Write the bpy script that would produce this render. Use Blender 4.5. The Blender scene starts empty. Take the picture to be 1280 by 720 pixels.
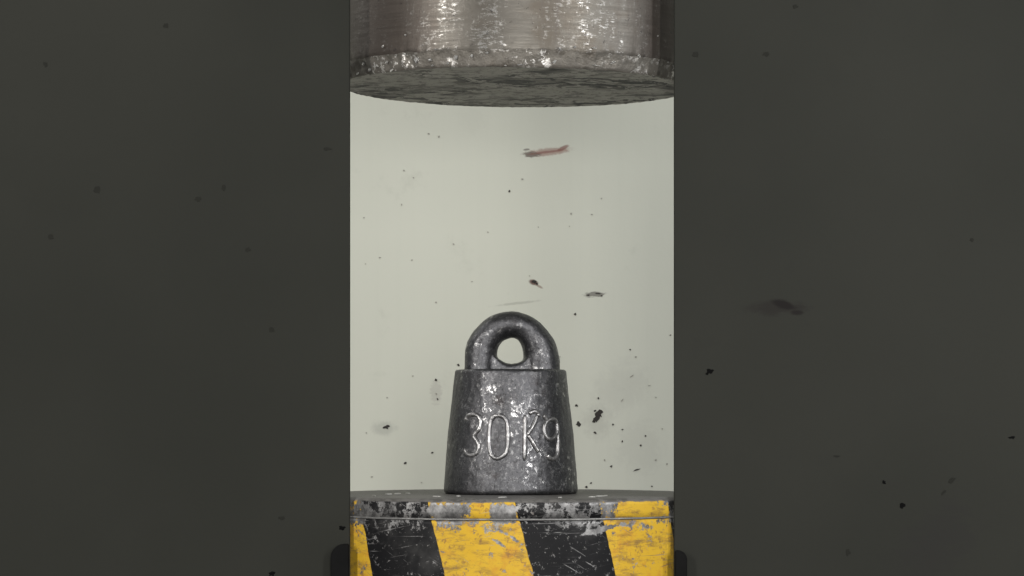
import bpy, bmesh, math, random
from mathutils import Vector, Matrix, noise

random.seed(7)
SC = bpy.context.scene
COL = SC.collection
PI = math.pi

# ------------------------------------------------------------------ camera
F, D, ZC = 3580.0, 3.94, 0.1034          # focal length in photo pixels, distance to press axis, eye height above the bed
cam = bpy.data.cameras.new('camera')
cam.sensor_width = 36.0
cam.lens = 36.0 * F / 1280.0
cam.shift_y = 163.0 / 1280.0
cam.clip_start = 0.05
cam.clip_end = 60.0
cam_ob = bpy.data.objects.new('camera', cam)
cam_ob.location = (0, -D, ZC)
cam_ob.rotation_euler = (PI / 2, 0, 0)
COL.objects.link(cam_ob)
SC.camera = cam_ob

# ------------------------------------------------------------------ world, exposure
w = bpy.data.worlds.new('World')
SC.world = w
w.use_nodes = True
w.node_tree.nodes['Background'].inputs['Color'].default_value = (0.93, 0.97, 1.0, 1)
w.node_tree.nodes['Background'].inputs['Strength'].default_value = 0.22
SC.view_settings.view_transform = 'Standard'
SC.view_settings.look = 'None'
SC.view_settings.gamma = 1.0
SC.view_settings.exposure = 0.0
SC.cycles.use_denoising = True
SC.cycles.max_bounces = 8


# ------------------------------------------------------------------ lamps and added fills
def area(name, loc, target, sx, sy, power, color=(1, 1, 1)):
    l = bpy.data.lights.new(name, 'AREA')
    l.shape = 'RECTANGLE'
    l.size, l.size_y = sx, sy
    l.energy = power
    l.color = color
    o = bpy.data.objects.new(name, l)
    o.location = loc
    d = Vector(target) - Vector(loc)
    o.rotation_euler = d.to_track_quat('-Z', 'Y').to_euler()
    COL.objects.link(o)
    return o


def polar(az, dist, z):
    a = math.radians(az)
    return (dist * math.sin(a), -dist * math.cos(a), z)


area('lamp_front_left', polar(-44, 2.6, 0.95), (0, 0, 0.25), 0.24, 1.6, 38, (1.0, 0.97, 0.93))
area('lamp_front_right', polar(38, 2.6, 0.95), (0, 0, 0.25), 0.20, 1.6, 31, (1.0, 0.99, 0.98))
area('lamp_front_middle', (0.25, -3.1, 0.50), (0, 0, 0.4), 0.24, 0.6, 27, (1.0, 0.98, 0.95))
area('lamp_far_right', polar(66, 2.6, 1.2), (0, 0, 0.45), 0.22, 1.3, 22, (0.96, 0.98, 1.0))
area('fill_wall_left', (-1.15, 0.36, 1.15), (0.0, 1.1, 0.35), 0.5, 0.7, 3.6, (1.0, 0.99, 0.97))  # unseen fill, added to light the wall behind the side panels
area('fill_back_top', (0.02, 0.28, 1.95), (0.0, 1.2, 0.05), 0.5, 0.4, 5.0, (1.0, 0.99, 0.96))  # no such lamp known, added to brighten the wall
area('fill_over_camera', (-0.10, -4.3, 0.42), (0, 0, 0.35), 0.5, 0.25, 13, (1.0, 0.98, 0.95))  # added frontal fill for the ram sides and wall


# ------------------------------------------------------------------ pixel helpers
def at(x, y, Y):
    """point of the place at depth Y that the photograph shows at x, y"""
    k = (D + Y) / F
    return Vector(((x - 640) * k, Y, ZC + (523 - y) * k))


# ------------------------------------------------------------------ material helpers
def new_mat(name):
    m = bpy.data.materials.new(name)
    m.use_nodes = True
    nt = m.node_tree
    b = nt.nodes['Principled BSDF']
    return m, nt, b


class NT:
    def __init__(s, nt):
        s.nt = nt
        s.tc = nt.nodes.new('ShaderNodeTexCoord')
        s.obj = s.tc.outputs['Object']

    def link(s, a, b):
        if isinstance(a, (int, float)):
            b.default_value = a
        elif isinstance(a, tuple):
            b.default_value = a
        else:
            s.nt.links.new(a, b)

    def mapping(s, scale=(1, 1, 1), loc=(0, 0, 0), vec=None):
        n = s.nt.nodes.new('ShaderNodeMapping')
        s.link(vec or s.obj, n.inputs['Vector'])
        n.inputs['Scale'].default_value = scale
        n.inputs['Location'].default_value = loc
        return n.outputs[0]

    def noise(s, scale=5, detail=4, rough=0.6, vec=None, dist=0.0):
        n = s.nt.nodes.new('ShaderNodeTexNoise')
        n.inputs['Scale'].default_value = scale
        n.inputs['Detail'].default_value = detail
        n.inputs['Roughness'].default_value = rough
        n.inputs['Distortion'].default_value = dist
        s.link(vec or s.obj, n.inputs['Vector'])
        return n.outputs['Fac']

    def vor(s, scale=5, vec=None, feature='F1', rnd=1.0):
        n = s.nt.nodes.new('ShaderNodeTexVoronoi')
        n.feature = feature
        n.inputs['Scale'].default_value = scale
        n.inputs['Randomness'].default_value = rnd
        s.link(vec or s.obj, n.inputs['Vector'])
        return n.outputs['Distance']

    def math(s, op, a, b=0.0, c=0.0, clamp=False):
        n = s.nt.nodes.new('ShaderNodeMath')
        n.operation = op
        n.use_clamp = clamp
        s.link(a, n.inputs[0])
        s.link(b, n.inputs[1])
        s.link(c, n.inputs[2])
        return n.outputs[0]

    def step(s, v, lo, hi, to0=0.0, to1=1.0):
        n = s.nt.nodes.new('ShaderNodeMapRange')
        n.interpolation_type = 'SMOOTHSTEP'
        s.link(v, n.inputs['Value'])
        n.inputs['From Min'].default_value = lo
        n.inputs['From Max'].default_value = hi
        n.inputs['To Min'].default_value = to0
        n.inputs['To Max'].default_value = to1
        return n.outputs['Result']

    def mix(s, f, a, b):
        n = s.nt.nodes.new('ShaderNodeMix')
        n.data_type = 'RGBA'
        s.link(f, n.inputs[0])
        s.link(a if not isinstance(a, tuple) else (*a[:3], 1), n.inputs[6])
        s.link(b if not isinstance(b, tuple) else (*b[:3], 1), n.inputs[7])
        return n.outputs[2]

    def mixf(s, f, a, b):
        n = s.nt.nodes.new('ShaderNodeMix')
        n.data_type = 'FLOAT'
        s.link(f, n.inputs[0])
        s.link(a, n.inputs[2])
        s.link(b, n.inputs[3])
        return n.outputs[0]

    def sep(s, vec=None):
        n = s.nt.nodes.new('ShaderNodeSeparateXYZ')
        s.link(vec or s.obj, n.inputs[0])
        return n.outputs

    def bump(s, h, strength=0.3, dist=0.002, normal=None):
        n = s.nt.nodes.new('ShaderNodeBump')
        n.inputs['Strength'].default_value = strength
        n.inputs['Distance'].default_value = dist
        s.link(h, n.inputs['Height'])
        if normal is not None:
            s.link(normal, n.inputs['Normal'])
        return n.outputs[0]


def blob(t, xs, zs, cx, cz, hx, hz, ang=0.0, warp=None, k=0.6, soft=0.35):
    """mask of one stain: a warped ellipse round (cx, cz) in the surface's own metres"""
    dx = t.math('SUBTRACT', xs, cx)
    dz = t.math('SUBTRACT', zs, cz)
    c, s_ = math.cos(ang), math.sin(ang)
    u = t.math('DIVIDE', t.math('ADD', t.math('MULTIPLY', dx, c), t.math('MULTIPLY', dz, s_)), hx)
    v = t.math('DIVIDE', t.math('SUBTRACT', t.math('MULTIPLY', dz, c), t.math('MULTIPLY', dx, s_)), hz)
    r = t.math('SQRT', t.math('ADD', t.math('MULTIPLY', u, u), t.math('MULTIPLY', v, v)))
    if warp is not None:
        r = t.math('ADD', r, t.math('MULTIPLY', t.math('SUBTRACT', warp, 0.5), k * 2))
    return t.step(r, 1.0 - soft, 1.0 + soft, 1.0, 0.0)


WALL_Y = 1.2


def mat_wall():
    m, nt, b = new_mat('pale_green_wall_paint')
    t = NT(nt)
    x, y, z = t.sep()
    base = t.mix(t.noise(2.2, 3, 0.5), (0.605, 0.615, 0.53), (0.65, 0.66, 0.575))
    # vertical roller streaks and faint grime
    st = t.noise(1.0, 3, 0.6, t.mapping((60, 1, 1.5)))
    base = t.mix(t.step(st, 0.45, 0.75, 0, 0.05), base, (0.48, 0.50, 0.42))
    gr = t.noise(9, 6, 0.7)
    base = t.mix(t.step(gr, 0.60, 0.78, 0, 0.22), base, (0.36, 0.37, 0.31))
    warp = t.noise(55, 5, 0.75)
    warp2 = t.noise(130, 4, 0.7, t.mapping((0.6, 1, 1.7)))

    def stain(px, py, hx, hy, ang, col, amt, k=0.6, soft=0.35, wp=None):
        nonlocal base
        c = at(px, py, WALL_Y)
        kx = (D + WALL_Y) / F
        f = blob(t, x, z, c.x, c.z, hx * kx, hy * kx, ang, wp or warp, k, soft)
        base = t.mix(t.math('MULTIPLY', f, amt), base, col)
    # rust brown scrape under the ram
    stain(684, 190, 27, 4.6, 0.10, (0.33, 0.20, 0.165), 0.7, 0.9, 0.30, warp2)
    stain(704, 185, 7, 2.2, 0.45, (0.23, 0.11, 0.09), 0.75, 0.6)
    stain(665, 193, 11, 3.6, 0.0, (0.14, 0.12, 0.10), 0.8, 0.9, 0.30, warp2)
    stain(684, 190, 20, 1.5, 0.12, (0.24, 0.11, 0.09), 0.7, 0.9)
    stain(658, 187, 4, 1.2, 0.1, (0.12, 0.10, 0.09), 0.7, 0.6)
    # two small scuffs above the weight
    stain(667, 353, 5.5, 3.2, -0.3, (0.12, 0.05, 0.04), 0.9, 0.5)
    stain(674, 358, 5, 1.4, -0.5, (0.28, 0.20, 0.16), 0.7, 0.6)
    stain(743, 368, 12, 3.2, 0.05, (0.16, 0.15, 0.13), 0.8, 1.0, 0.25, warp2)
    stain(647, 379, 26, 1.5, 0.12, (0.36, 0.36, 0.31), 0.5, 0.9, 0.5, warp2)
    # grey halos round a few of the pits
    stain(480, 535, 13, 8, 0, (0.36, 0.37, 0.33), 0.45, 1.0, 0.5)
    stain(746, 526, 16, 18, 0.3, (0.42, 0.42, 0.37), 0.40, 1.0, 0.6)
    stain(590, 150, 14, 16, 0.4, (0.50, 0.50, 0.44), 0.15, 1.4, 0.5, warp2)
    stain(775, 485, 34, 26, 0.6, (0.46, 0.46, 0.41), 0.28, 1.2, 0.5)
    stain(545, 490, 7, 14, 0.0, (0.38, 0.36, 0.33), 0.35, 1.2, 0.3, warp2)
    stain(800, 560, 26, 30, 0.3, (0.46, 0.46, 0.41), 0.22, 1.2, 0.4)
    t.link(base, b.inputs['Base Color'])
    b.inputs['Roughness'].default_value = 0.62
    b.inputs['Specular IOR Level'].default_value = 0.3
    t.link(t.bump(t.noise(40, 5, 0.6), 0.12, 0.004), b.inputs['Normal'])
    return m


def mat_border():  # dark tone of the added border panels, not a press paint
    m, nt, b = new_mat('dark_olive_grey_border')
    t = NT(nt)
    x, y, z = t.sep()
    base = t.mix(t.step(t.noise(1.7, 4, 0.5), 0.3, 0.7), (0.0178, 0.0185, 0.0150), (0.0238, 0.0242, 0.0198))
    base = t.mix(t.step(t.noise(14, 6, 0.7), 0.58, 0.8, 0, 0.4), base, (0.018, 0.0185, 0.016))
    warp2 = t.noise(60, 4, 0.7, t.mapping((0.6, 1, 1.7)))

    def stain(px, py, hx, hy, ang, col, amt, k=0.6, soft=0.35):
        nonlocal base
        c = at(px, py, -0.1815)
        kx = (D - 0.1815) / F
        f = blob(t, x, z, c.x, c.z, hx * kx, hy * kx, ang, warp2, k, soft)
        base = t.mix(t.math('MULTIPLY', f, amt), base, col)
    stain(970, 385, 34, 8, 0.0, (0.013, 0.011, 0.010), 0.6, 1.1, 0.4)
    stain(980, 381, 14, 4.5, -0.25, (0.006, 0.0045, 0.0045), 0.75, 0.6)
    stain(996, 391, 8, 3, 0.0, (0.008, 0.006, 0.006), 0.8, 0.6)
    stain(1168, 680, 55, 30, 0.8, (0.019, 0.018, 0.017), 0.5, 1.6, 0.6)
    t.link(base, b.inputs['Base Color'])
    b.inputs['Roughness'].default_value = 0.75
    b.inputs['Specular IOR Level'].default_value = 0.15
    t.link(t.bump(t.noise(70, 4, 0.6), 0.10, 0.002), b.inputs['Normal'])
    return m


def mat_ram(kind):
    m, nt, b = new_mat('worn_steel_' + kind)
    t = NT(nt)
    x, y, z = t.sep()
    n1 = t.noise(6, 6, 0.65)
    ring = t.noise(1.0, 5, 0.7, t.mapping((9, 9, 260)))       # turning marks run round the shaft
    drag = t.noise(1.0, 5, 0.7, t.mapping((120, 120, 10)))    # lengthwise drag marks
    spots = t.noise(85, 5, 0.75)
    big = t.noise(11, 5, 0.7)
    if kind == 'shaft':
        col = t.mix(n1, (0.075, 0.067, 0.056), (0.140, 0.131, 0.115))
        col = t.mix(t.step(big, 0.50, 0.66, 0, 0.65), col, (0.085, 0.070, 0.053))
        col = t.mix(t.step(drag, 0.52, 0.70, 0, 0.45), col, (0.085, 0.075, 0.068))
        side_brown = t.step(t.math('ADD', t.math('ABSOLUTE', t.math('ADD', x, -0.02)), t.math('MULTIPLY', t.math('SUBTRACT', t.noise(1.0, 4, 0.7, t.mapping((40, 40, 5))), 0.5), 0.14)), 0.09, 0.18, 0, 0.75)
        col = t.mix(side_brown, col, (0.060, 0.046, 0.038))  # darker brown towards both sides
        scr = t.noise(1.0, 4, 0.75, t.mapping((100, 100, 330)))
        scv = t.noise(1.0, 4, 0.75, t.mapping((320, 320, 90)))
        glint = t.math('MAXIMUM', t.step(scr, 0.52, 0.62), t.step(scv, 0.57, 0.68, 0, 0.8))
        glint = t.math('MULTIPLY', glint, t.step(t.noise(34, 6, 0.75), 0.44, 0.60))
        glint = t.math('MULTIPLY', glint, t.step(t.noise(1.0, 4, 0.65, t.mapping((48, 48, 5))), 0.38, 0.53))  # highlight columns put into the colour by gathering glints in vertical streaks
        glint = t.math('MULTIPLY', glint, t.math('SUBTRACT', 1.0, t.math('MULTIPLY', side_brown, 1.1)), clamp=True)
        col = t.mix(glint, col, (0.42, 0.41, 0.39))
        col = t.mix(t.step(spots, 0.62, 0.67, 0, 0.8), col, (0.03, 0.026, 0.024))
        rough = t.mixf(glint, t.step(ring, 0.3, 0.7, 0.36, 0.50), 0.19)
        h = t.math('ADD', t.math('MULTIPLY', scr, 0.5), t.math('ADD', t.math('MULTIPLY', spots, 0.6), t.math('MULTIPLY', scv, 0.4)))
        t.link(t.bump(h, 0.22, 0.0016), b.inputs['Normal'])
        met = 0.65
    elif kind == 'rim':
        col = t.mix(n1, (0.115, 0.105, 0.09), (0.21, 0.195, 0.172))
        col = t.mix(t.step(t.noise(24, 5, 0.75), 0.5, 0.7, 0, 0.7), col, (0.075, 0.063, 0.050))
        bright = t.math('MULTIPLY', t.step(t.noise(95, 4, 0.75), 0.53, 0.60), t.step(t.noise(16, 3, 0.6), 0.46, 0.60))
        col = t.mix(bright, col, (0.62, 0.60, 0.57))
        rough = t.mixf(bright, 0.55, 0.30)
        t.link(t.bump(t.math('ADD', spots, t.noise(28, 5, 0.7)), 0.5, 0.004), b.inputs['Normal'])
        met = 0.75
    else:
        gou = t.noise(1.0, 6, 0.72, t.mapping((7, 9, 1)), 0.9)
        gou2 = t.noise(1.0, 5, 0.7, t.mapping((20, 24, 1), (3, 1, 0)), 0.8)
        col = t.mix(n1, (0.30, 0.285, 0.25), (0.48, 0.465, 0.42))
        col = t.mix(t.step(gou, 0.49, 0.60, 0, 0.7), col, (0.075, 0.068, 0.06))
        col = t.mix(t.math('MULTIPLY', t.step(gou2, 0.50, 0.54, 0, 1.0), t.step(t.noise(6, 3, 0.6), 0.42, 0.56)), col, (0.012, 0.011, 0.010))
        col = t.mix(t.step(gou2, 0.42, 0.34, 0, 0.5), col, (0.50, 0.49, 0.46))
        grit = t.noise(1.0, 4, 0.75, t.mapping((75, 55, 1), (1, 7, 0)))
        col = t.mix(t.step(grit, 0.52, 0.60, 0, 0.7), col, (0.09, 0.083, 0.075))
        col = t.mix(t.step(grit, 0.36, 0.30, 0, 0.8), col, (0.66, 0.65, 0.62))
        rough = 0.6
        t.link(t.bump(t.math('ADD', gou, gou2), 0.8, 0.006), b.inputs['Normal'])
        met = 0.35
    t.link(col, b.inputs['Base Color'])
    t.link(rough, b.inputs['Roughness'])
    b.inputs['Metallic'].default_value = met
    return m


def mat_iron(kind):   # body, handle or lettering
    m, nt, b = new_mat('cast_iron_' + kind)
    t = NT(nt)
    n1 = t.noise(22, 5, 0.65)
    pit = t.noise(190, 4, 0.75)
    rub = t.noise(95, 6, 0.78)
    area_ = t.noise(16, 4, 0.6)
    x, y, z = t.sep()
    col = t.mix(n1, (0.055, 0.055, 0.059), (0.125, 0.125, 0.131))
    col = t.mix(t.step(t.noise(30, 5, 0.7, t.mapping((1, 1, 1), (2, 5, 1))), 0.54, 0.70, 0, 0.7), col, (0.040, 0.034, 0.033))
    col = t.mix(t.step(t.noise(260, 4, 0.8), 0.50, 0.66, 0, 0.75), col, (0.19, 0.189, 0.192))
    col = t.mix(t.step(t.noise(210, 4, 0.8, t.mapping((1, 1, 1), (3, 3, 3))), 0.54, 0.66, 0, 0.7), col, (0.022, 0.020, 0.020))
    lo = {'lettering': 0.47, 'body': 0.52, 'handle': 0.55}[kind]
    wear = t.math('MULTIPLY', t.step(rub, lo, lo + 0.09), t.step(area_, 0.42, 0.62), clamp=True)
    fine = t.step(pit, 0.47, 0.57)
    wear = t.math('MULTIPLY', wear, fine)
    if kind == 'lettering':
        wear = t.math('ADD', wear, 0.42, clamp=True)
    col = t.mix(wear, col, (0.52, 0.51, 0.505) if kind == 'lettering' else (0.44, 0.435, 0.435))
    t.link(col, b.inputs['Base Color'])
    t.link(t.mixf(wear, t.step(n1, 0.3, 0.7, 0.39, 0.49), 0.30 if kind == 'lettering' else 0.22), b.inputs['Roughness'])
    b.inputs['Metallic'].default_value = 0.9
    h = t.math('ADD', t.math('MULTIPLY', rub, 1.0), t.math('ADD', t.math('MULTIPLY', pit, 0.55), t.math('MULTIPLY', n1, 0.2)))
    t.link(t.bump(h, 0.10 if kind == 'lettering' else 0.17, 0.003), b.inputs['Normal'])
    return m


BED_R = 0.272


def theta_at(px):
    """angle on the bed's front whose photo column is px"""
    t_ = 0.0
    for _ in range(30):
        s = (px - 640) * (D - BED_R * math.cos(t_)) / (F * BED_R)
        t_ = math.asin(max(-1, min(1, s)))
    return t_


def z_front(py):
    return ZC - (py - 523) * (D - BED_R) / F


def mat_bed(kind):
    m, nt, b = new_mat('hazard_striped_' + kind)
    t = NT(nt)
    x, y, z = t.sep()
    ang = t.math('ARCTAN2', x, t.math('MULTIPLY', y, -1.0))
    z0 = z_front(650)
    wob = t.math('MULTIPLY', t.math('SUBTRACT', t.noise(60, 3, 0.6), 0.5), 0.018)
    slant = t.math('MULTIPLY', t.math('SUBTRACT', z, z0), -0.255 / BED_R)
    s = t.math('SUBTRACT', t.math('SUBTRACT', t.math('ADD', ang, wob), slant), math.radians(1.75))
    s = t.math('DIVIDE', s, math.radians(48.0))
    fr = t.math('FRACT', t.math('ADD', s, 10.0))
    yel = t.math('SUBTRACT', 1.0, t.math('MULTIPLY', t.step(fr, 0.0, 0.006), t.step(fr, 0.494, 0.5, 1.0, 0.0)))
    # fr 0..0.5 is black, 0.5..1 yellow
    arc = t.math('MULTIPLY', ang, BED_R)
    ymix = t.mix(t.noise(16, 5, 0.65), (0.54, 0.32, 0.020), (0.63, 0.405, 0.040))
    ymix = t.mix(t.step(t.noise(38, 5, 0.7), 0.50, 0.68, 0, 0.6), ymix, (0.48, 0.21, 0.03))
    ymix = t.mix(t.step(t.noise(95, 4, 0.7), 0.58, 0.66, 0, 0.7), ymix, (0.22, 0.12, 0.05))
    kmix = t.mix(t.noise(20, 5, 0.6), (0.0025, 0.0025, 0.003), (0.008, 0.008, 0.009))
    kmix = t.mix(t.step(t.noise(170, 4, 0.8), 0.62, 0.67, 0, 0.8), kmix, (0.30, 0.29, 0.28))
    paint = t.mix(yel, kmix, ymix)
    # wear down to dull steel
    fine = t.noise(75, 6, 0.78)
    lvl = 0.0
    if kind == 'top_plate':
        w1 = t.noise(17, 5, 0.7, t.mapping((1, 1, 1), (4.0, 1.3, 0.2)))
        lvl = t.step(w1, 0.34, 0.62, 0.06, 0.23)
    else:
        lvl = t.step(z, z0 - 0.026, z0 - 0.001, -0.02, 0.14)
    boosts = [(566, 641, 24, 9, 0.0, 0.34), (628, 641, 19, 9, 0.0, 0.32), (735, 660, 26, 10, -0.1, 0.16), (748, 664, 32, 2.5, 0.22, 0.30),
              (655, 690, 9, 10, 0.5, 0.16), (640, 672, 18, 2.2, -0.5, 0.30), (625, 680, 14, 1.8, -0.6, 0.24), (615, 654, 12, 8, 0.2, 0.16),
              (446, 641, 14, 12, 0, 0.30), (548, 655, 5, 10, 0, 0.16), (800, 662, 10, 6, 0.2, 0.12), (452, 712, 9, 8, 0.3, 0.14), (660, 706, 14, 2, 0.15, 0.16)]
    for px, py, hx, hy, an, amt in boosts:
        f = blob(t, arc, z, theta_at(px) * BED_R, z_front(py), hx * 0.00105, hy * 0.00105, an, t.noise(40, 5, 0.75), 1.3, 0.8)
        lvl = t.math('ADD', lvl, t.math('MULTIPLY', f, amt * 0.85))
    # the yellow that survived on the plate's edge
    for px, py, hx, hy in ((599, 640, 9, 12), (800, 641, 34, 12)):
        f = blob(t, arc, z, theta_at(px) * BED_R, z_front(py), hx * 0.00105, hy * 0.00105, 0, t.noise(40, 5, 0.75), 1.0, 0.5)
        lvl = t.math('SUBTRACT', lvl, t.math('MULTIPLY', f, 0.30))
    thr = t.math('ADD', t.math('MULTIPLY_ADD', fine, 1.7, -0.35), t.math('MULTIPLY', lvl, 1.15))
    worn = t.step(thr, 0.655, 0.73)
    cv = nt.nodes.new('ShaderNodeCombineXYZ')
    t.link(arc, cv.inputs[0])
    t.link(z, cv.inputs[1])
    for rot, sc, th, zone in ((0.18, (9, 330, 1), 0.635, 3.0), (-0.55, (14, 300, 1), 0.65, 7.0), (0.02, (6, 420, 1), 0.64, 11.0)):
        mp = nt.nodes.new('ShaderNodeMapping')
        mp.inputs['Rotation'].default_value = (0, 0, -rot)
        t.link(cv.outputs[0], mp.inputs['Vector'])
        scn = t.noise(1.0, 3, 0.6, t.mapping(sc, (zone, zone, 0), mp.outputs[0]))
        line = t.math('MULTIPLY', t.step(scn, th, th + 0.035), t.step(t.noise(18, 3, 0.6, t.mapping((1, 1, 1), (zone, 2, 1))), 0.48, 0.58))
        worn = t.math('MAXIMUM', worn, t.math('MULTIPLY', line, 0.85))
    smear = t.step(t.noise(1.0, 5, 0.75, t.mapping((22, 60, 1), (5, 5, 0), cv.outputs[0])), 0.48, 0.70, 0, 0.55)
    paint = t.mix(t.math('MULTIPLY', smear, yel), paint, (0.17, 0.10, 0.045))
    paint = t.mix(t.math('MULTIPLY', t.step(t.noise(8, 5, 0.7), 0.48, 0.72, 0, 0.3), t.math('SUBTRACT', 1.0, yel)), paint, (0.07, 0.068, 0.066))
    steel = t.mix(t.step(t.noise(48, 6, 0.75), 0.32, 0.68), (0.08, 0.078, 0.078), (0.34, 0.335, 0.33))
    cv = nt.nodes.new('ShaderNodeCombineXYZ')
    t.link(arc, cv.inputs[0])
    t.link(z, cv.inputs[1])
    for rot, sc, th, zone in ((0.18, (9, 330, 1), 0.635, 3.0), (-0.55, (14, 300, 1), 0.65, 7.0), (0.02, (6, 420, 1), 0.64, 11.0)):
        mp = nt.nodes.new('ShaderNodeMapping')
        mp.inputs['Rotation'].default_value = (0, 0, -rot)
        t.link(cv.outputs[0], mp.inputs['Vector'])
        scn = t.noise(1.0, 3, 0.6, t.mapping(sc, (zone, zone, 0), mp.outputs[0]))
        line = t.math('MULTIPLY', t.step(scn, th, th + 0.035), t.step(t.noise(18, 3, 0.6, t.mapping((1, 1, 1), (zone, 2, 1))), 0.48, 0.58))
        worn = t.math('MAXIMUM', worn, t.math('MULTIPLY', line, 0.85))
    smear = t.step(t.noise(1.0, 5, 0.75, t.mapping((22, 60, 1), (5, 5, 0), cv.outputs[0])), 0.48, 0.70, 0, 0.55)
    paint = t.mix(t.math('MULTIPLY', smear, yel), paint, (0.17, 0.10, 0.045))
    paint = t.mix(t.math('MULTIPLY', t.step(t.noise(8, 5, 0.7), 0.48, 0.72, 0, 0.3), t.math('SUBTRACT', 1.0, yel)), paint, (0.07, 0.068, 0.066))
    steel = t.mix(t.step(t.noise(55, 4, 0.7), 0.6, 0.75, 0, 0.6), steel, (0.16, 0.10, 0.07))
    col = t.mix(worn, paint, steel)
    rough = t.mixf(worn, 0.50, 0.45)
    if kind == 'top_plate':
        up = t.sep(t.tc.outputs['Normal'])[2]
        onface = t.step(t.math('ADD', up, t.math('MULTIPLY', t.math('SUBTRACT', fine, 0.5), 0.6)), 0.35, 0.60)
        face = t.mix(t.noise(1.0, 5, 0.7, t.mapping((7, 30, 1))), (0.085, 0.082, 0.078), (0.17, 0.162, 0.152))
        face = t.mix(t.step(fine, 0.62, 0.72, 0, 0.6), face, (0.10, 0.08, 0.065))
        col = t.mix(onface, col, face)
        rough = t.mixf(onface, rough, 0.50)
    t.link(col, b.inputs['Base Color'])
    t.link(rough, b.inputs['Roughness'])
    t.link(t.math('MULTIPLY', worn, 0.55), b.inputs['Metallic'])
    b.inputs['Specular IOR Level'].default_value = 0.18
    h = t.math('SUBTRACT', t.math('MULTIPLY', t.noise(110, 4, 0.7), 0.4), worn)
    t.link(t.bump(h, 0.35, 0.0012), b.inputs['Normal'])
    return m


def mat_plain(name, c1, c2, scale, rough, metal=0.0, bump=0.2, spec=0.5):
    m, nt, b = new_mat(name)
    t = NT(nt)
    t.link(t.mix(t.noise(scale, 5, 0.65), c1, c2), b.inputs['Base Color'])
    b.inputs['Roughness'].default_value = rough
    b.inputs['Metallic'].default_value = metal
    b.inputs['Specular IOR Level'].default_value = spec
    t.link(t.bump(t.noise(scale * 3, 4, 0.65), bump, 0.002), b.inputs['Normal'])
    return m


M = {
    'wall': mat_wall(),
    'border': mat_border(),
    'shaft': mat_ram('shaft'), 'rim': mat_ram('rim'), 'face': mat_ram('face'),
    'iron': mat_iron('body'), 'iron_handle': mat_iron('handle'), 'lettering': mat_iron('lettering'),
    'bed': mat_bed('body'), 'top_plate': mat_bed('top_plate'),
    'bead': mat_plain('scraped_edge_steel', (0.05, 0.049, 0.047), (0.36, 0.355, 0.345), 70, 0.42, 0.5, 0.5),
    'speck': mat_plain('dark_pit', (0.012, 0.011, 0.010), (0.05, 0.042, 0.036), 300, 0.8),
    'faint_speck': mat_plain('grey_brown_pit', (0.30, 0.29, 0.25), (0.40, 0.39, 0.34), 300, 0.8),
    'dark_fleck': mat_plain('black_fleck', (0.004, 0.004, 0.004), (0.006, 0.006, 0.006), 300, 1.0, spec=0.02),
    'dull_fleck': mat_plain('dull_dark_fleck', (0.0172, 0.0174, 0.0148), (0.0195, 0.0198, 0.0166), 300, 1.0, spec=0.12),
    'patch': mat_plain('black_border_patch', (0.004, 0.004, 0.004), (0.009, 0.009, 0.009), 60, 0.85, spec=0.08),
    'flake': mat_plain('bright_flake', (0.42, 0.41, 0.39), (0.66, 0.65, 0.62), 200, 0.45, 0.3, 0.6),
    'torn': mat_plain('torn_bright_steel', (0.20, 0.19, 0.175), (0.80, 0.79, 0.76), 260, 0.35, 0.6, 1.0),
    'concrete': mat_plain('grey_concrete', (0.20, 0.195, 0.185), (0.30, 0.29, 0.275), 3, 0.85),
}


# ------------------------------------------------------------------ mesh helpers
def obj(name, verts, faces, mat, parent=None, smooth=True, loc=(0, 0, 0)):
    me = bpy.data.meshes.new(name)
    me.from_pydata([tuple(v) for v in verts], [], faces)
    me.materials.append(mat)
    if smooth:
        for p in me.polygons:
            p.use_smooth = True
    me.update()
    o = bpy.data.objects.new(name, me)
    o.location = loc
    COL.objects.link(o)
    if parent is not None:
        o.parent = parent
    return o


def empty(name, loc, label, cat, group=None):
    o = bpy.data.objects.new(name, None)
    o.empty_display_size = 0.05
    o.location = loc
    COL.objects.link(o)
    o['label'] = label
    o['category'] = cat
    if group:
        o['group'] = group
    return o


def lathe(profile, n, disp=None, cap_bottom=False, cap_top=False):
    """profile: list of (radius, z); disp(r, a, z) -> (r, z)"""
    vs, fs = [], []
    for r, z in profile:
        for k in range(n):
            a = 2 * PI * k / n
            rr, zz = disp(r, a, z) if disp else (r, z)
            vs.append((rr * math.sin(a), -rr * math.cos(a), zz))
    m = len(profile)
    for j in range(m - 1):
        for k in range(n):
            k2 = (k + 1) % n
            a, b_, c, d = j * n + k, j * n + k2, (j + 1) * n + k2, (j + 1) * n + k
            fs.append((a, b_, c, d))
    if cap_bottom:
        fs.append(tuple(range(n - 1, -1, -1)))
    if cap_top:
        fs.append(tuple((m - 1) * n + k for k in range(n)))
    return vs, fs


def box(name, x0, x1, y0, y1, z0, z1, mat, parent=None, bev=0.003):
    bm = bmesh.new()
    bmesh.ops.create_cube(bm, size=1.0)
    for v in bm.verts:
        v.co = Vector(((x0 + x1) / 2 + v.co.x * (x1 - x0), (y0 + y1) / 2 + v.co.y * (y1 - y0), (z0 + z1) / 2 + v.co.z * (z1 - z0)))
    bmesh.ops.bevel(bm, geom=bm.edges[:], offset=bev, segments=2, affect='EDGES')
    me = bpy.data.meshes.new(name)
    bm.to_mesh(me)
    bm.free()
    me.materials.append(mat)
    o = bpy.data.objects.new(name, me)
    COL.objects.link(o)
    if parent is not None:
        o.parent = parent
    return o


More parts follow.
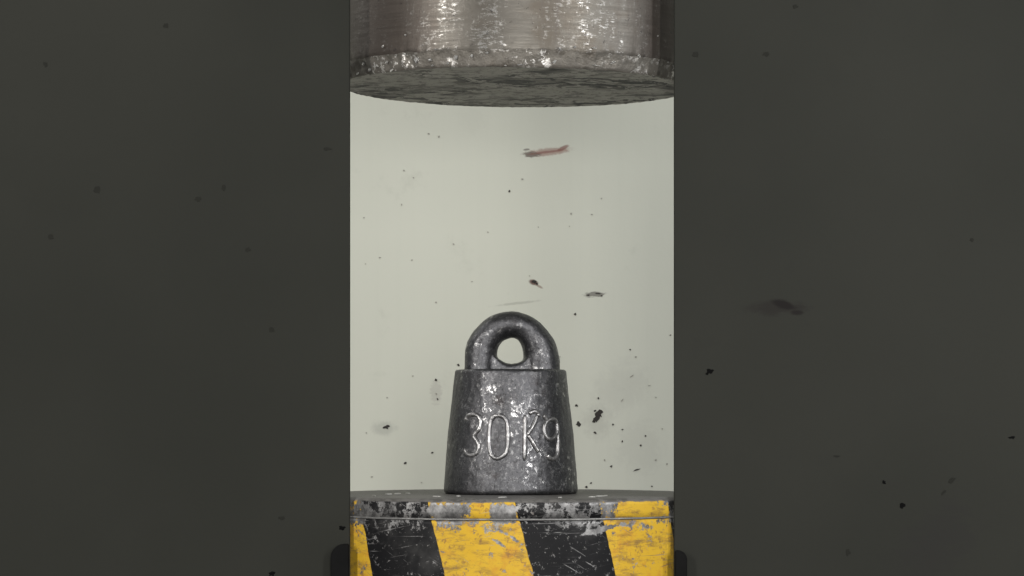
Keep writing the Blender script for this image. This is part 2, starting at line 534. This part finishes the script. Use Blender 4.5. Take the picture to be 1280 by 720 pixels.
def fleck_mesh(name, seed, mat, n=11):
    rnd = random.Random(seed)
    vs, fs = [], []
    rs = [0.45 + 0.75 * rnd.random() for _ in range(n)]
    for lay, sc, yy in ((0, 1.0, 0.0), (1, 0.86, -1.0)):
        for k in range(n):
            a = 2 * PI * k / n
            vs.append((math.cos(a) * rs[k] * sc, yy, math.sin(a) * rs[k] * sc))
    for k in range(n):
        k2 = (k + 1) % n
        fs.append((k, k2, n + k2, n + k))
    fs.append(tuple(n + k for k in range(n)))
    me = bpy.data.meshes.new(name)
    me.from_pydata(vs, [], fs)
    me.materials.append(mat)
    return me


def flecks(name, spots, Y, mat, parent, seed0):
    ms = [fleck_mesh(name, seed0 + i, mat) for i in range(5)]
    k = (D + Y) / F
    for i, (px, py, hx, hy, an) in enumerate(spots):
        o = bpy.data.objects.new(name, ms[i % 5])
        p = at(px, py, Y)
        o.location = (p.x, Y - 0.0002, p.z)
        o.scale = (hx * k, 0.0010 if Y > 0 else 0.00025, hy * k)
        o.rotation_euler = (0, -an, 0)
        COL.objects.link(o)
        o.parent = parent


def fbm(v, o=4):
    return noise.fractal(Vector(v), 1.0, 2.0, o)


# ------------------------------------------------------------------ setting: wall behind the press, floor
FLOOR_Z = -0.75
wall = obj('wall', [(-3, WALL_Y, FLOOR_Z), (3, WALL_Y, FLOOR_Z), (3, WALL_Y, 2.6), (-3, WALL_Y, 2.6),
                    (-3, WALL_Y + .12, FLOOR_Z), (3, WALL_Y + .12, FLOOR_Z), (3, WALL_Y + .12, 2.6), (-3, WALL_Y + .12, 2.6)],
           [(0, 1, 2, 3), (5, 4, 7, 6), (1, 5, 6, 2), (4, 0, 3, 7), (3, 2, 6, 7)], M['wall'], None, False)
wall['kind'] = 'structure'
floor = obj('floor', [(-4, -6, FLOOR_Z), (4, -6, FLOOR_Z), (4, 3, FLOOR_Z), (-4, 3, FLOOR_Z)], [(0, 1, 2, 3)], M['concrete'], None, False)
floor['kind'] = 'structure'

dark = [(637, 239, 2.0, 1.4, .8), (719, 393, 2.0, 1.7, 0), (545, 475, 2.0, 2.0, 0), (572.6, 456, 2.2, 1.5, -.5), (482.7, 534, 4.4, 3.0, .2),
        (507, 579, 2.4, 1.7, .2), (748, 498, 1.5, 1.5, 0), (720.7, 507, 2.4, 2.0, 0), (722.5, 530, 3.4, 3.6, 0), (748.5, 517, 5.2, 5.4, .3),
        (746, 524, 4.4, 5.6, -.5), (742.5, 527, 2.8, 2.2, .4), (744, 541, 2.6, 1.6, -.5), (766, 530.6, 1.4, 1.4, 0), (778, 537, 1.3, 1.2, 0),
        (778, 552, 1.2, 1.6, 0), (801, 557, 1.7, 1.4, 0), (807, 545, 1.3, 1.5, 0), (795, 587.6, 5.2, 1.0, .33), (764, 583, 1.5, 1.7, 0),
        (739, 604, 1.7, 1.2, 0), (733, 609, 2.4, 1.5, 0), (815, 608, 1.4, 1.1, 0), (787.5, 437, 1.2, 1.0, 0), (838, 419, 1.1, 1.1, 0),
        (668, 352.5, 4.0, 2.4, -.3), (671, 355, 2.0, 1.4, -.4), (547, 499, 1.0, 1.9, .3), (540, 566, 1.9, 1.1, .5), (735, 369, 2.2, 1.1, 0),
        (748, 367, 4.6, 0.9, -.1), (752, 370, 2.2, 0.9, .3), (744, 513.5, 2.2, 1.5, .6)]
faint = [(548.6, 171, 1.9, 1.9, 0), (536, 167, 1.5, 1.2, 0), (475, 322, 1.5, 1.2, 0), (515, 325, 1.2, 1, 0), (455, 272, 1.3, 1.1, 0), (502, 256, 1.0, 1.8, 0),
         (505, 213, 1.4, 1.2, 0), (653, 224, 1.4, 1.5, 0), (714, 267, 1.2, 1.5, 0), (752, 248, 1.3, 1.2, 0), (673, 284, 1.1, 1.1, 0), (567, 305, 1.3, 1.4, 0),
         (545, 378, 1.2, 1.4, 0), (795, 446, 1.4, 1.2, 0), (828, 536, 1.2, 1.2, 0), (820, 497, 1.2, 1.2, 0), (545.5, 492, 1.1, 1.4, 0), (516, 470, 1.2, 1, 0),
         (484, 497, 1.2, 1.0, 0), (458, 541, 1.1, 1.1, 0), (712, 283, 1, 1, 0), (517, 222, 1.2, 1, 0), (740, 268, 1.2, 1, 0), (790, 470, 3.2, .8, .6),
         (778, 500, 3.4, .8, .8), (812, 482, 2.6, .8, .2), (756, 575, 1.1, 1.5, 0), (820, 575, 1.2, 1.2, 0), (465, 596, 1.6, 1.1, 0), (527, 603, 1.2, 1, 0),
         (457, 330, 1.2, 1, 0), (610, 290, 1, 1, 0), (590, 352, 1.2, .9, 0), (834, 580, 1.1, 1.4, 0), (700, 446, 1.2, 1, 0), (662, 345, 1.2, 1, 0)]
flecks('paint_pit', dark, WALL_Y, M['speck'], wall, 100)
flecks('paint_pit', faint, WALL_Y, M['faint_speck'], wall, 200)

# ------------------------------------------------------------------ dark border panels, added beside the press opening
UY0, UY1 = -0.1815, -0.1745
XIN = 202.5 * (D + UY0) / F


def border(side, label, spots_dark, spots_dull, patch_w, patch_top):
    u = empty('border_panel', (side * 0.46, -0.09, FLOOR_Z), label, 'press frame', 'added border panels')
    inv = Matrix.Translation(Vector((-side * 0.46, 0.09, -FLOOR_Z)))

    def adopt(o):
        o.parent = u
        o.matrix_parent_inverse = inv
        return o
    x0, x1 = sorted((side * XIN, side * 0.76))
    fl = adopt(box('border_front', x0, x1, UY0, UY1, FLOOR_Z, 1.35, M['border'], None, 0.0012))
    wx0, wx1 = sorted((side * 0.62, side * 0.65))
    adopt(box('border_rib', wx0, wx1, UY1 + 0.0005, -0.12, FLOOR_Z, 1.35, M['border'], None, 0.002))  # unseen rib, made up along with the panel
    # dark border lug added low on the inner edge, its outer top corner rounded
    k = (D + UY0 - 0.012) / F
    zt = ZC + (523 - patch_top) * k
    xi = XIN + 0.0008
    wd, r = patch_w * k, patch_w * k * 0.75
    pts = [(xi, -0.42), (xi, zt)]
    for i in range(9):
        a = PI / 2 * (1 - i / 8)
        pts.append((xi + wd - r + r * math.cos(a), zt - r + r * math.sin(a)))
    pts.append((xi + wd, -0.42))
    n = len(pts)
    vs = [(side * p, UY0 - 0.0003, q) for p, q in pts] + [(side * p, UY0 - 0.012, q) for p, q in pts]
    fs = [tuple(range(n)), tuple(range(2 * n - 1, n - 1, -1))] + [(i, i + n, (i + 1) % n + n, (i + 1) % n) for i in range(n)]
    lg = obj('border_patch', vs, fs, M['patch'], None, False)
    adopt(lg)
    bm = bmesh.new()
    bm.from_mesh(lg.data)
    bmesh.ops.recalc_face_normals(bm, faces=bm.faces)
    bmesh.ops.bevel(bm, geom=bm.edges[:], offset=0.0012, segments=2, affect='EDGES')
    bm.to_mesh(lg.data)
    bm.free()
    flecks('border_fleck', spots_dark, UY0, M['dark_fleck'], fl, 300)  # flecks belonging to the added border
    flecks('border_fleck', spots_dull, UY0, M['dull_fleck'], fl, 400)
    return u


border(-1, 'dark olive grey upright plate added left of the press opening, finely flecked', [(428, 660, 5, 4, .2), (340, 717, 5, 3.5, 0)],
        [(122, 237, 5, 4.5, 0), (248, 249, 5, 3, 0), (409, 186, 6, 2.4, 0), (64, 296, 4, 3, 0), (57, 80, 4, 4, 0), (208, 32, 4, 3, 0), (280, 235, 3, 4, 0),
         (310, 312, 4, 3.4, 0), (340, 412, 4, 3, 0), (352, 647, 6, 3, .2)], 23, 680)
border(1, 'dark olive grey upright plate added right of the press opening, with brown smear', [(888, 464, 5.5, 4.5, .2), (884, 467, 2.6, 2, 0), (1127, 632, 4.2, 4.2, .4), (1105, 603, 3.0, 2.4, 0), (1265, 547, 6, 2, 0)],
        [(870, 68, 5, 3.6, 0), (958, 68, 5, 3, 0), (994, 8, 4, 3, 0), (1190, 600, 6, 2.4, .8),
         (1046, 570, 6, 1.6, 0), (1180, 615, 5, 1.6, .8), (1215, 300, 3, 2.4, 0), (1060, 690, 3.4, 5, 0)], 15, 688)

# ------------------------------------------------------------------ the ram above
RAM_LOC = Vector((0.004, 0, 0.5575))
ram = empty('press_ram', RAM_LOC, 'huge worn steel press ram hanging over the weight, its rim chipped', 'press ram')
ram.rotation_euler = (0, math.radians(0.55), 0)
NR = 420


def ram_disp(r, a, z):
    x, y = math.sin(a), -math.cos(a)
    near = max(0.0, 1 - abs(z - 0.021) / 0.012)           # the upset upper edge of the rim
    low = max(0.0, 1 - abs(z) / 0.006)
    nz = fbm((x * 9, y * 9, 3.1), 5)
    nf = fbm((x * 34, y * 34, 7.7 + z * 60), 4)
    left = max(0.0, math.sin(-a) - 0.45) * 2.2
    dr = near * (0.0012 * nf) + low * (0.0010 * nf - 0.0006 * abs(nz)) - left * low * 0.003 * abs(nf)
    if 0.001 < z < 0.020:
        dr += 0.0016 * nf * (1 + left)
    dz = near * (0.0022 * nz + 0.0012 * nf) + low * 0.0008 * nf
    return r + dr, z + dz


prof_rim = [(0.2395, 0.0), (0.2408, 0.0012), (0.2418, 0.004), (0.2428, 0.0085), (0.2438, 0.013), (0.2450, 0.0180), (0.2459, 0.0205), (0.2465, 0.0220)]
vs, fs = lathe(prof_rim, NR, ram_disp)
obj('chipped_rim', vs, fs, M['rim'], ram)
prof_sh = [(0.2465, 0.0220), (0.2469, 0.0235), (0.2472, 0.027), (0.2472, 0.035), (0.2472, 0.06), (0.2472, 0.15), (0.2472, 0.40), (0.2472, 0.78), (0.2440, 0.785)]
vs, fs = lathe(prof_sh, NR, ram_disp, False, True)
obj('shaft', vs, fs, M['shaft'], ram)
prof_face = [(0.002, 0.0), (0.05, 0.0), (0.09, 0.0), (0.13, 0.0), (0.17, 0.0), (0.20, 0.0), (0.22, 0.0), (0.232, 0.0), (0.2395, 0.0)]


def face_disp(r, a, z):
    if r > 0.2394:
        return ram_disp(r, a, z)
    x, y = r * math.sin(a), -r * math.cos(a)
    return r, 0.0010 + 0.0012 * fbm((x * 22, y * 40, 1.0), 4)


vs, fs = lathe(prof_face, NR, face_disp, False, False)
fs = [tuple(reversed(f)) for f in fs]
fs.append(tuple(range(NR)))
obj('striking_face', vs, fs, M['face'], ram)

# bright chips of metal torn up along the rim
chips = [(521, 75, 4.4, 6.0, .2), (541, 82, 2.4, 1.6, 0), (609, 66, 2.6, 1.6, 0), (699, 61, 2.6, 3.0, .4), (693, 77, 4.5, 2.4, .5), (718, 59, 2.6, 2.2, 0),
         (742, 60, 4, 1.4, 0), (766, 78, 5.5, 2.0, .5), (798, 70, 3.2, 2.2, -.3), (560, 79, 2.2, 1.8, 0), (506, 68, 2.4, 1.3, .2), (484, 78, 3, 2, .6), (463, 87, 4, 2.2, .6),
         (472, 82, 3, 2.8, .4), (479, 58, 1.6, 2, 0), (507, 44, 1.4, 1.6, 0), (448, 92, 3, 1.4, .4), (590, 70, 2, 2.8, 0), (632, 82, 2.4, 1.0, 0), (821, 45, 1.2, 1.2, 0),
         (570, 72, 3, 4.4, .3), (538, 75, 3, 3.2, -.3), (545, 62, 3.4, 1.0, 0), (834, 78, 1.6, 1.2, 0), (650, 81, 5, .8, 0), (745, 82, 7, .8, -.1), (490, 88, 4, 1.5, .5), (455, 80, 3, 3, .2)]
cm = [fleck_mesh('torn_chip', 500 + i, M['torn'], 13) for i in range(5)]
for i, (px, py, hx, hy, an) in enumerate(chips):
    rr, a = 0.2472, 0.0
    for _ in range(25):
        zz = ZC + (523 - py) / F * (D - rr * math.cos(a)) - RAM_LOC.z
        zz += math.sin(a) * rr * math.sin(math.radians(0.55))
        rr = 0.2472 if zz > 0.022 else 0.2405 + 0.0063 * max(0, zz) / 0.022
        s_ = ((px - 640) * (D - rr * math.cos(a)) / F - RAM_LOC.x) / rr
        a = math.asin(max(-0.99, min(0.99, s_)))
    o = bpy.data.objects.new('torn_chip', cm[i % 5])
    q = rr + 0.0002
    o.location = (q * math.sin(a), -q * math.cos(a), zz)
    o.rotation_euler = Matrix.Rotation(a, 3, 'Z').to_euler()
    o.rotation_euler = (Matrix.Rotation(a, 3, 'Z') @ Matrix.Rotation(-an, 3, 'Y')).to_euler()
    o.scale = (hx * 0.00085, 0.0020, hy * 0.00085)
    COL.objects.link(o)
    o.parent = ram

# ------------------------------------------------------------------ the striped bed below
bed = empty('press_bed', (0, 0, FLOOR_Z), 'round press bed painted with scuffed yellow and black hazard stripes', 'press bed')
ZS = z_front(650)
BI = Matrix.Translation((0, 0, -FLOOR_Z))


def bed_disp(r, a, z):
    x, y = math.sin(a), -math.cos(a)
    n = fbm((x * 14, y * 14, z * 40), 4)
    e = max(0.0, 1 - abs(z - ZS) / 0.004) + max(0.0, 1 - abs(z + 0.003) / 0.004)
    return r + 0.0005 * n * (0.4 + e), z + 0.0004 * n * e


def up(o):
    o.parent = bed
    o.matrix_parent_inverse = BI
    return o


vs, fs = lathe([(BED_R - 0.003, ZS + 0.0012), (BED_R - 0.0006, ZS + 0.0018), (BED_R - 0.0006, ZS + 0.010), (BED_R - 0.0004, -0.0085), (BED_R - 0.0006, -0.0060), (BED_R - 0.0024, -0.0030),
                (BED_R - 0.0055, -0.0008), (BED_R - 0.009, 0.0), (BED_R * 0.8, 0.0), (BED_R * 0.5, 0.0), (0.01, 0.0)], 420,
               lambda r, a, z: bed_disp(r, a, z) if r > BED_R * 0.9 else (r, z), False, True)
plate = up(obj('top_plate', vs, fs, M['top_plate']))
vs, fs = lathe([(BED_R - 0.004, ZS - 0.0010), (BED_R + 0.0002, ZS - 0.0008), (BED_R + 0.0006, ZS + 0.0003), (BED_R - 0.0002, ZS + 0.0016), (BED_R - 0.004, ZS + 0.0024)], 420, bed_disp)
up(obj('scraped_seam', vs, fs, M['bead']))
vs, fs = lathe([(BED_R, FLOOR_Z + 0.002), (BED_R, -0.3), (BED_R, -0.2), (BED_R, -0.15), (BED_R, -0.12), (BED_R, -0.09), (BED_R, -0.06), (BED_R, ZS - 0.006), (BED_R - 0.0001, ZS - 0.0016), (BED_R - 0.0030, ZS - 0.0009)], 420, bed_disp, True, True)
up(obj('striped_body', vs, fs, M['bed']))
# bright flakes lying on the plate
fm = []
for i in range(3):
    rnd = random.Random(900 + i)
    n = 9
    rs = [0.6 + 0.5 * rnd.random() for _ in range(n)]
    v = [(math.cos(2 * PI * k / n) * rs[k] * q, math.sin(2 * PI * k / n) * rs[k] * q, h) for q, h in ((1, 0), (.8, 1)) for k in range(n)]
    f = [(k, (k + 1) % n, n + (k + 1) % n, n + k) for k in range(n)] + [tuple(range(n, 2 * n))]
    me = bpy.data.meshes.new('metal_flake')
    me.from_pydata(v, [], f)
    me.materials.append(M['flake'])
    fm.append(me)
for i, (px, py, hx) in enumerate([(486, 618, 5), (497, 617.5, 6), (510, 617, 3), (740, 621.5, 4), (750, 620.5, 7), (757, 620, 3), (573, 620.5, 3), (545, 621, 2.5), (628, 622, 3.5), (700, 622.3, 2.5), (468, 620, 2)]):
    Yp = ZC * F / (py - 523) - D
    o = bpy.data.objects.new('metal_flake', fm[i % 3])
    o.location = ((px - 640) * (D + Yp) / F, Yp, 0.0001 - 0.0)
    o.scale = (hx * 0.0010, 0.008 + 0.004 * (i % 3), 0.0011)
    o.rotation_euler = (0, 0, 0.3 * (i % 4) - 0.4)
    COL.objects.link(o)
    o.parent = plate

# ------------------------------------------------------------------ the iron weight
U = 0.0011
WX = -0.0018
weight = empty('iron_weight', (WX, 0, 0.0003), 'dark cast iron 30 Kg weight with loop handle standing on the striped bed', 'weight')
weight.rotation_euler = (0, 0, 0)
# radius against height, in photo pixels scaled to metres
RB = [(0.0, 84.6), (6, 85.0), (30, 83.2), (70, 80.2), (110, 75.6), (140, 72.0), (150, 70.8)]
H = 0.1695


def r_at(z):
    p = z / U
    for (a, ra), (b_, rb) in zip(RB, RB[1:]):
        if p <= b_:
            return (ra + (rb - ra) * max(0, p - a) / (b_ - a)) * U * 0.985
    return RB[-1][1] * U * 0.985


prof = [(0.004, 0.0), (0.06, 0.0), (r_at(0) - 0.0030, 0.0), (r_at(0) - 0.0006, 0.0012)]
z = 0.004
while z < H - 0.004:
    prof.append((r_at(z), z))
    z += 0.0024
rt = r_at(H)
prof += [(rt - 0.0002, H - 0.0030), (rt - 0.0012, H - 0.0010), (rt - 0.0030, H), (rt - 0.012, H + 0.0006), (0.05, H + 0.001), (0.02, H + 0.001), (0.003, H + 0.001)]


def iron_disp(r, a, z):
    x, y = math.sin(a), -math.cos(a)
    n1 = fbm((x * 2.6, y * 2.6, z * 14), 3)
    n2 = fbm((x * 11, y * 11, z * 90 + 4), 4)
    k = min(1.0, r / 0.05)
    dz = 0.0
    if z > H - 0.006:
        dz = 0.0009 * fbm((x * 5, y * 5, 2.2), 3) * k
    nick = max(0.0, 1 - abs(z - H) / 0.005) * max(0.0, n2 - 0.15) * 0.004 + max(0.0, 1 - z / 0.006) * max(0.0, n2 - 0.2) * 0.003
    return r + k * (0.0008 * n1 + 0.0004 * n2 - nick), (z + dz if z > 0.0005 else 0.0)


vs, fs = lathe(prof, 260, iron_disp, True, True)
obj('body', vs, fs, M['iron'], weight)

# loop handle: a thick swept arch with a filled foot, fused by a voxel remesh
path = []


def wz(py):
    return (617 - py) * U * 0.985 - 0.0


def wx(px):
    return (px - 638.5) * U * 0.985


ctl = [(598.5, 480, 20, 21), (599.5, 464, 20, 21), (600.5, 446, 20, 20), (602.5, 431, 20, 19.5), (610, 418, 18.0, 19), (621, 407.5, 17.2, 18.5), (640, 402.5, 16.6, 18.5),
       (656.5, 407.5, 16.8, 18.5), (667, 418, 18.6, 19), (674, 431, 21.2, 19.5), (677.5, 446, 22.2, 20), (679, 464, 22.4, 21), (680, 480, 22, 21)]


def catmull(p, n):
    out = []
    for i in range(len(p) - 1):
        p0, p1, p2, p3 = p[max(i - 1, 0)], p[i], p[i + 1], p[min(i + 2, len(p) - 1)]
        for k in range(n):
            t = k / n
            out.append(tuple(0.5 * (2 * b + (c - a) * t + (2 * a - 5 * b + 4 * c - d) * t * t + (3 * b - a - 3 * c + d) * t ** 3) for a, b, c, d in zip(p0, p1, p2, p3)))
    out.append(tuple(p[-1]))
    return out


pp = catmull(ctl, 5)
NS = 36
vs, fs = [], []
for i, (px, py, rn, rd) in enumerate(pp):
    a_, b_ = pp[max(i - 1, 0)], pp[min(i + 1, len(pp) - 1)]
    tx, tz = b_[0] - a_[0], -(b_[1] - a_[1])
    l = math.hypot(tx, tz)
    nx, nz = -tz / l, tx / l
    for k in range(NS):
        a = 2 * PI * k / NS
        e = math.cos(a) + 0.06 * math.sin(a) ** 2
        # a softer, longer slope towards the hole than outside
        vs.append((wx(px) + nx * e * rn * U, math.sin(a) * (rd + 4.5) * U, wz(py) + nz * e * rn * U))
for i in range(len(pp) - 1):
    for k in range(NS):
        k2 = (k + 1) % NS
        fs.append((i * NS + k, i * NS + k2, (i + 1) * NS + k2, (i + 1) * NS + k))
fs.append(tuple(range(NS - 1, -1, -1)))
fs.append(tuple((len(pp) - 1) * NS + k for k in range(NS)))
# the foot between the legs
m0 = len(vs)
ft = []
for (px, py) in [(596, 480), (596, 456), (608, 446), (617, 440), (625, 447.5), (632, 451.5), (640, 453.0), (648, 451.5), (655, 447.5), (663, 440), (672, 446), (684, 456), (684, 480)]:
    ft.append((wx(px), wz(py)))
nf = len(ft)
for yy in (-17 * U, -9 * U, 9 * U, 17 * U):
    for (x_, z_) in ft:
        dzz = -0.003 if abs(yy) > 0.012 and z_ > wz(470) else 0
        vs.append((x_, yy, z_ + dzz))
fs.append(tuple(m0 + k for k in range(nf)))
fs.append(tuple(m0 + 3 * nf + k for k in range(nf - 1, -1, -1)))
for j in range(3):
    for k in range(nf):
        k2 = (k + 1) % nf
        fs.append((m0 + j * nf + k2, m0 + j * nf + k, m0 + (j + 1) * nf + k, m0 + (j + 1) * nf + k2))
hd = obj('handle', vs, fs, M['iron_handle'], weight)
bm = bmesh.new()
bm.from_mesh(hd.data)
bmesh.ops.recalc_face_normals(bm, faces=bm.faces)
bm.to_mesh(hd.data)
bm.free()
md = hd.modifiers.new('fuse', 'REMESH')
md.mode = 'VOXEL'
md.voxel_size = 0.0014
md.use_smooth_shade = True
sm = hd.modifiers.new('soften', 'SMOOTH')
sm.factor = 0.6
sm.iterations = 26
tx_ = bpy.data.textures.new('casting_lumps', 'CLOUDS')
tx_.noise_scale = 0.02
tx_.noise_depth = 3
ds = hd.modifiers.new('lumps', 'DISPLACE')
ds.texture = tx_
ds.strength = 0.0020
ds.mid_level = 0.5
ds.texture_coords = 'LOCAL'

# raised characters cast into the front
CH = {
    'numeral': [
        [[(582.5, 526), (585, 520.5), (591.5, 518.2), (598, 521), (600.6, 528), (599, 536), (594.5, 542), (592.5, 546), (596.5, 552), (598.5, 559), (596, 566.5), (590, 569.5), (584, 567.5), (581, 561.5)]],
        [[(622, 519), (615.5, 522.5), (612.5, 531), (611.3, 545), (611.8, 560), (615.5, 570), (622, 573), (630, 569), (634, 561), (635, 546), (634.2, 531), (630, 522), (622, 519)]]],
    'letter': [
        [[(656.5, 519), (656.2, 535), (656, 550), (655.5, 576)], [(671.5, 519), (668, 529), (663.5, 537), (658, 545)], [(659.5, 543.5), (665, 552), (670, 560), (673.5, 565.5)], [(661, 517.5), (667, 514.6), (672.5, 516.5), (673, 521)]],
        [[(696, 530), (693, 525.2), (687, 524.8), (682, 530), (680.3, 538), (682.5, 546), (688, 549.5), (694, 545.5), (696.8, 537.5), (696, 530), (697, 541), (697.8, 556), (697, 567), (693, 573.5), (687.5, 573.5), (683, 569)], [(684, 526), (681, 521.5), (678.5, 520)]]]}


def stroke_mesh(strokes, seed):
    vs, fs = [], []
    NSEC = 12
    for st in strokes:
        pts = catmull(st, 7)
        P, N = [], []
        for px, py in pts:
            zz = ZC + (523 - py) / F * (D - 0.083)
            r = r_at(zz)
            a = math.asin(max(-.98, min(.98, ((px - 640) * (D - 0.078) / F - WX) / r)))
            n1 = fbm((math.sin(a) * 2.6, -math.cos(a) * 2.6, zz * 14), 3)
            r += 0.0008 * n1 + 0.0002
            P.append(Vector((r * math.sin(a), -r * math.cos(a), zz)))
            N.append(Vector((math.sin(a), -math.cos(a), 0.08)).normalized())
        m0 = len(vs)
        for i, (p, n) in enumerate(zip(P, N)):
            tg = (P[min(i + 1, len(P) - 1)] - P[max(i - 1, 0)]).normalized()
            sd = tg.cross(n).normalized()
            k = 1.0 + 0.16 * fbm((p.x * 120, p.z * 120, seed), 3)
            end = min(1.0, 0.45 + 0.3 * min(i, len(P) - 1 - i))
            for q in range(NSEC):
                a = 2 * PI * q / NSEC
                vs.append(p + sd * math.cos(a) * 0.0031 * k * end + n * (math.sin(a) * 0.0030 * k * end))
        for i in range(len(P) - 1):
            for q in range(NSEC):
                q2 = (q + 1) % NSEC
                fs.append((m0 + i * NSEC + q, m0 + i * NSEC + q2, m0 + (i + 1) * NSEC + q2, m0 + (i + 1) * NSEC + q))
        fs.append(tuple(m0 + q for q in range(NSEC)))
        fs.append(tuple(m0 + (len(P) - 1) * NSEC + q for q in range(NSEC - 1, -1, -1)))
    return vs, fs


texts = {'numeral': ['raised numeral 3', 'raised numeral 0'], 'letter': ['raised letter K', 'raised letter g']}
for kind, chars in CH.items():
    for i, st in enumerate(chars):
        vs, fs = stroke_mesh(st, 3.0 + i)
        o = obj('raised_' + kind, vs, fs, M['lettering'], weight)
        bm = bmesh.new()
        bm.from_mesh(o.data)
        bmesh.ops.recalc_face_normals(bm, faces=bm.faces)
        bm.to_mesh(o.data)
        bm.free()
        o['label'] = texts[kind][i]
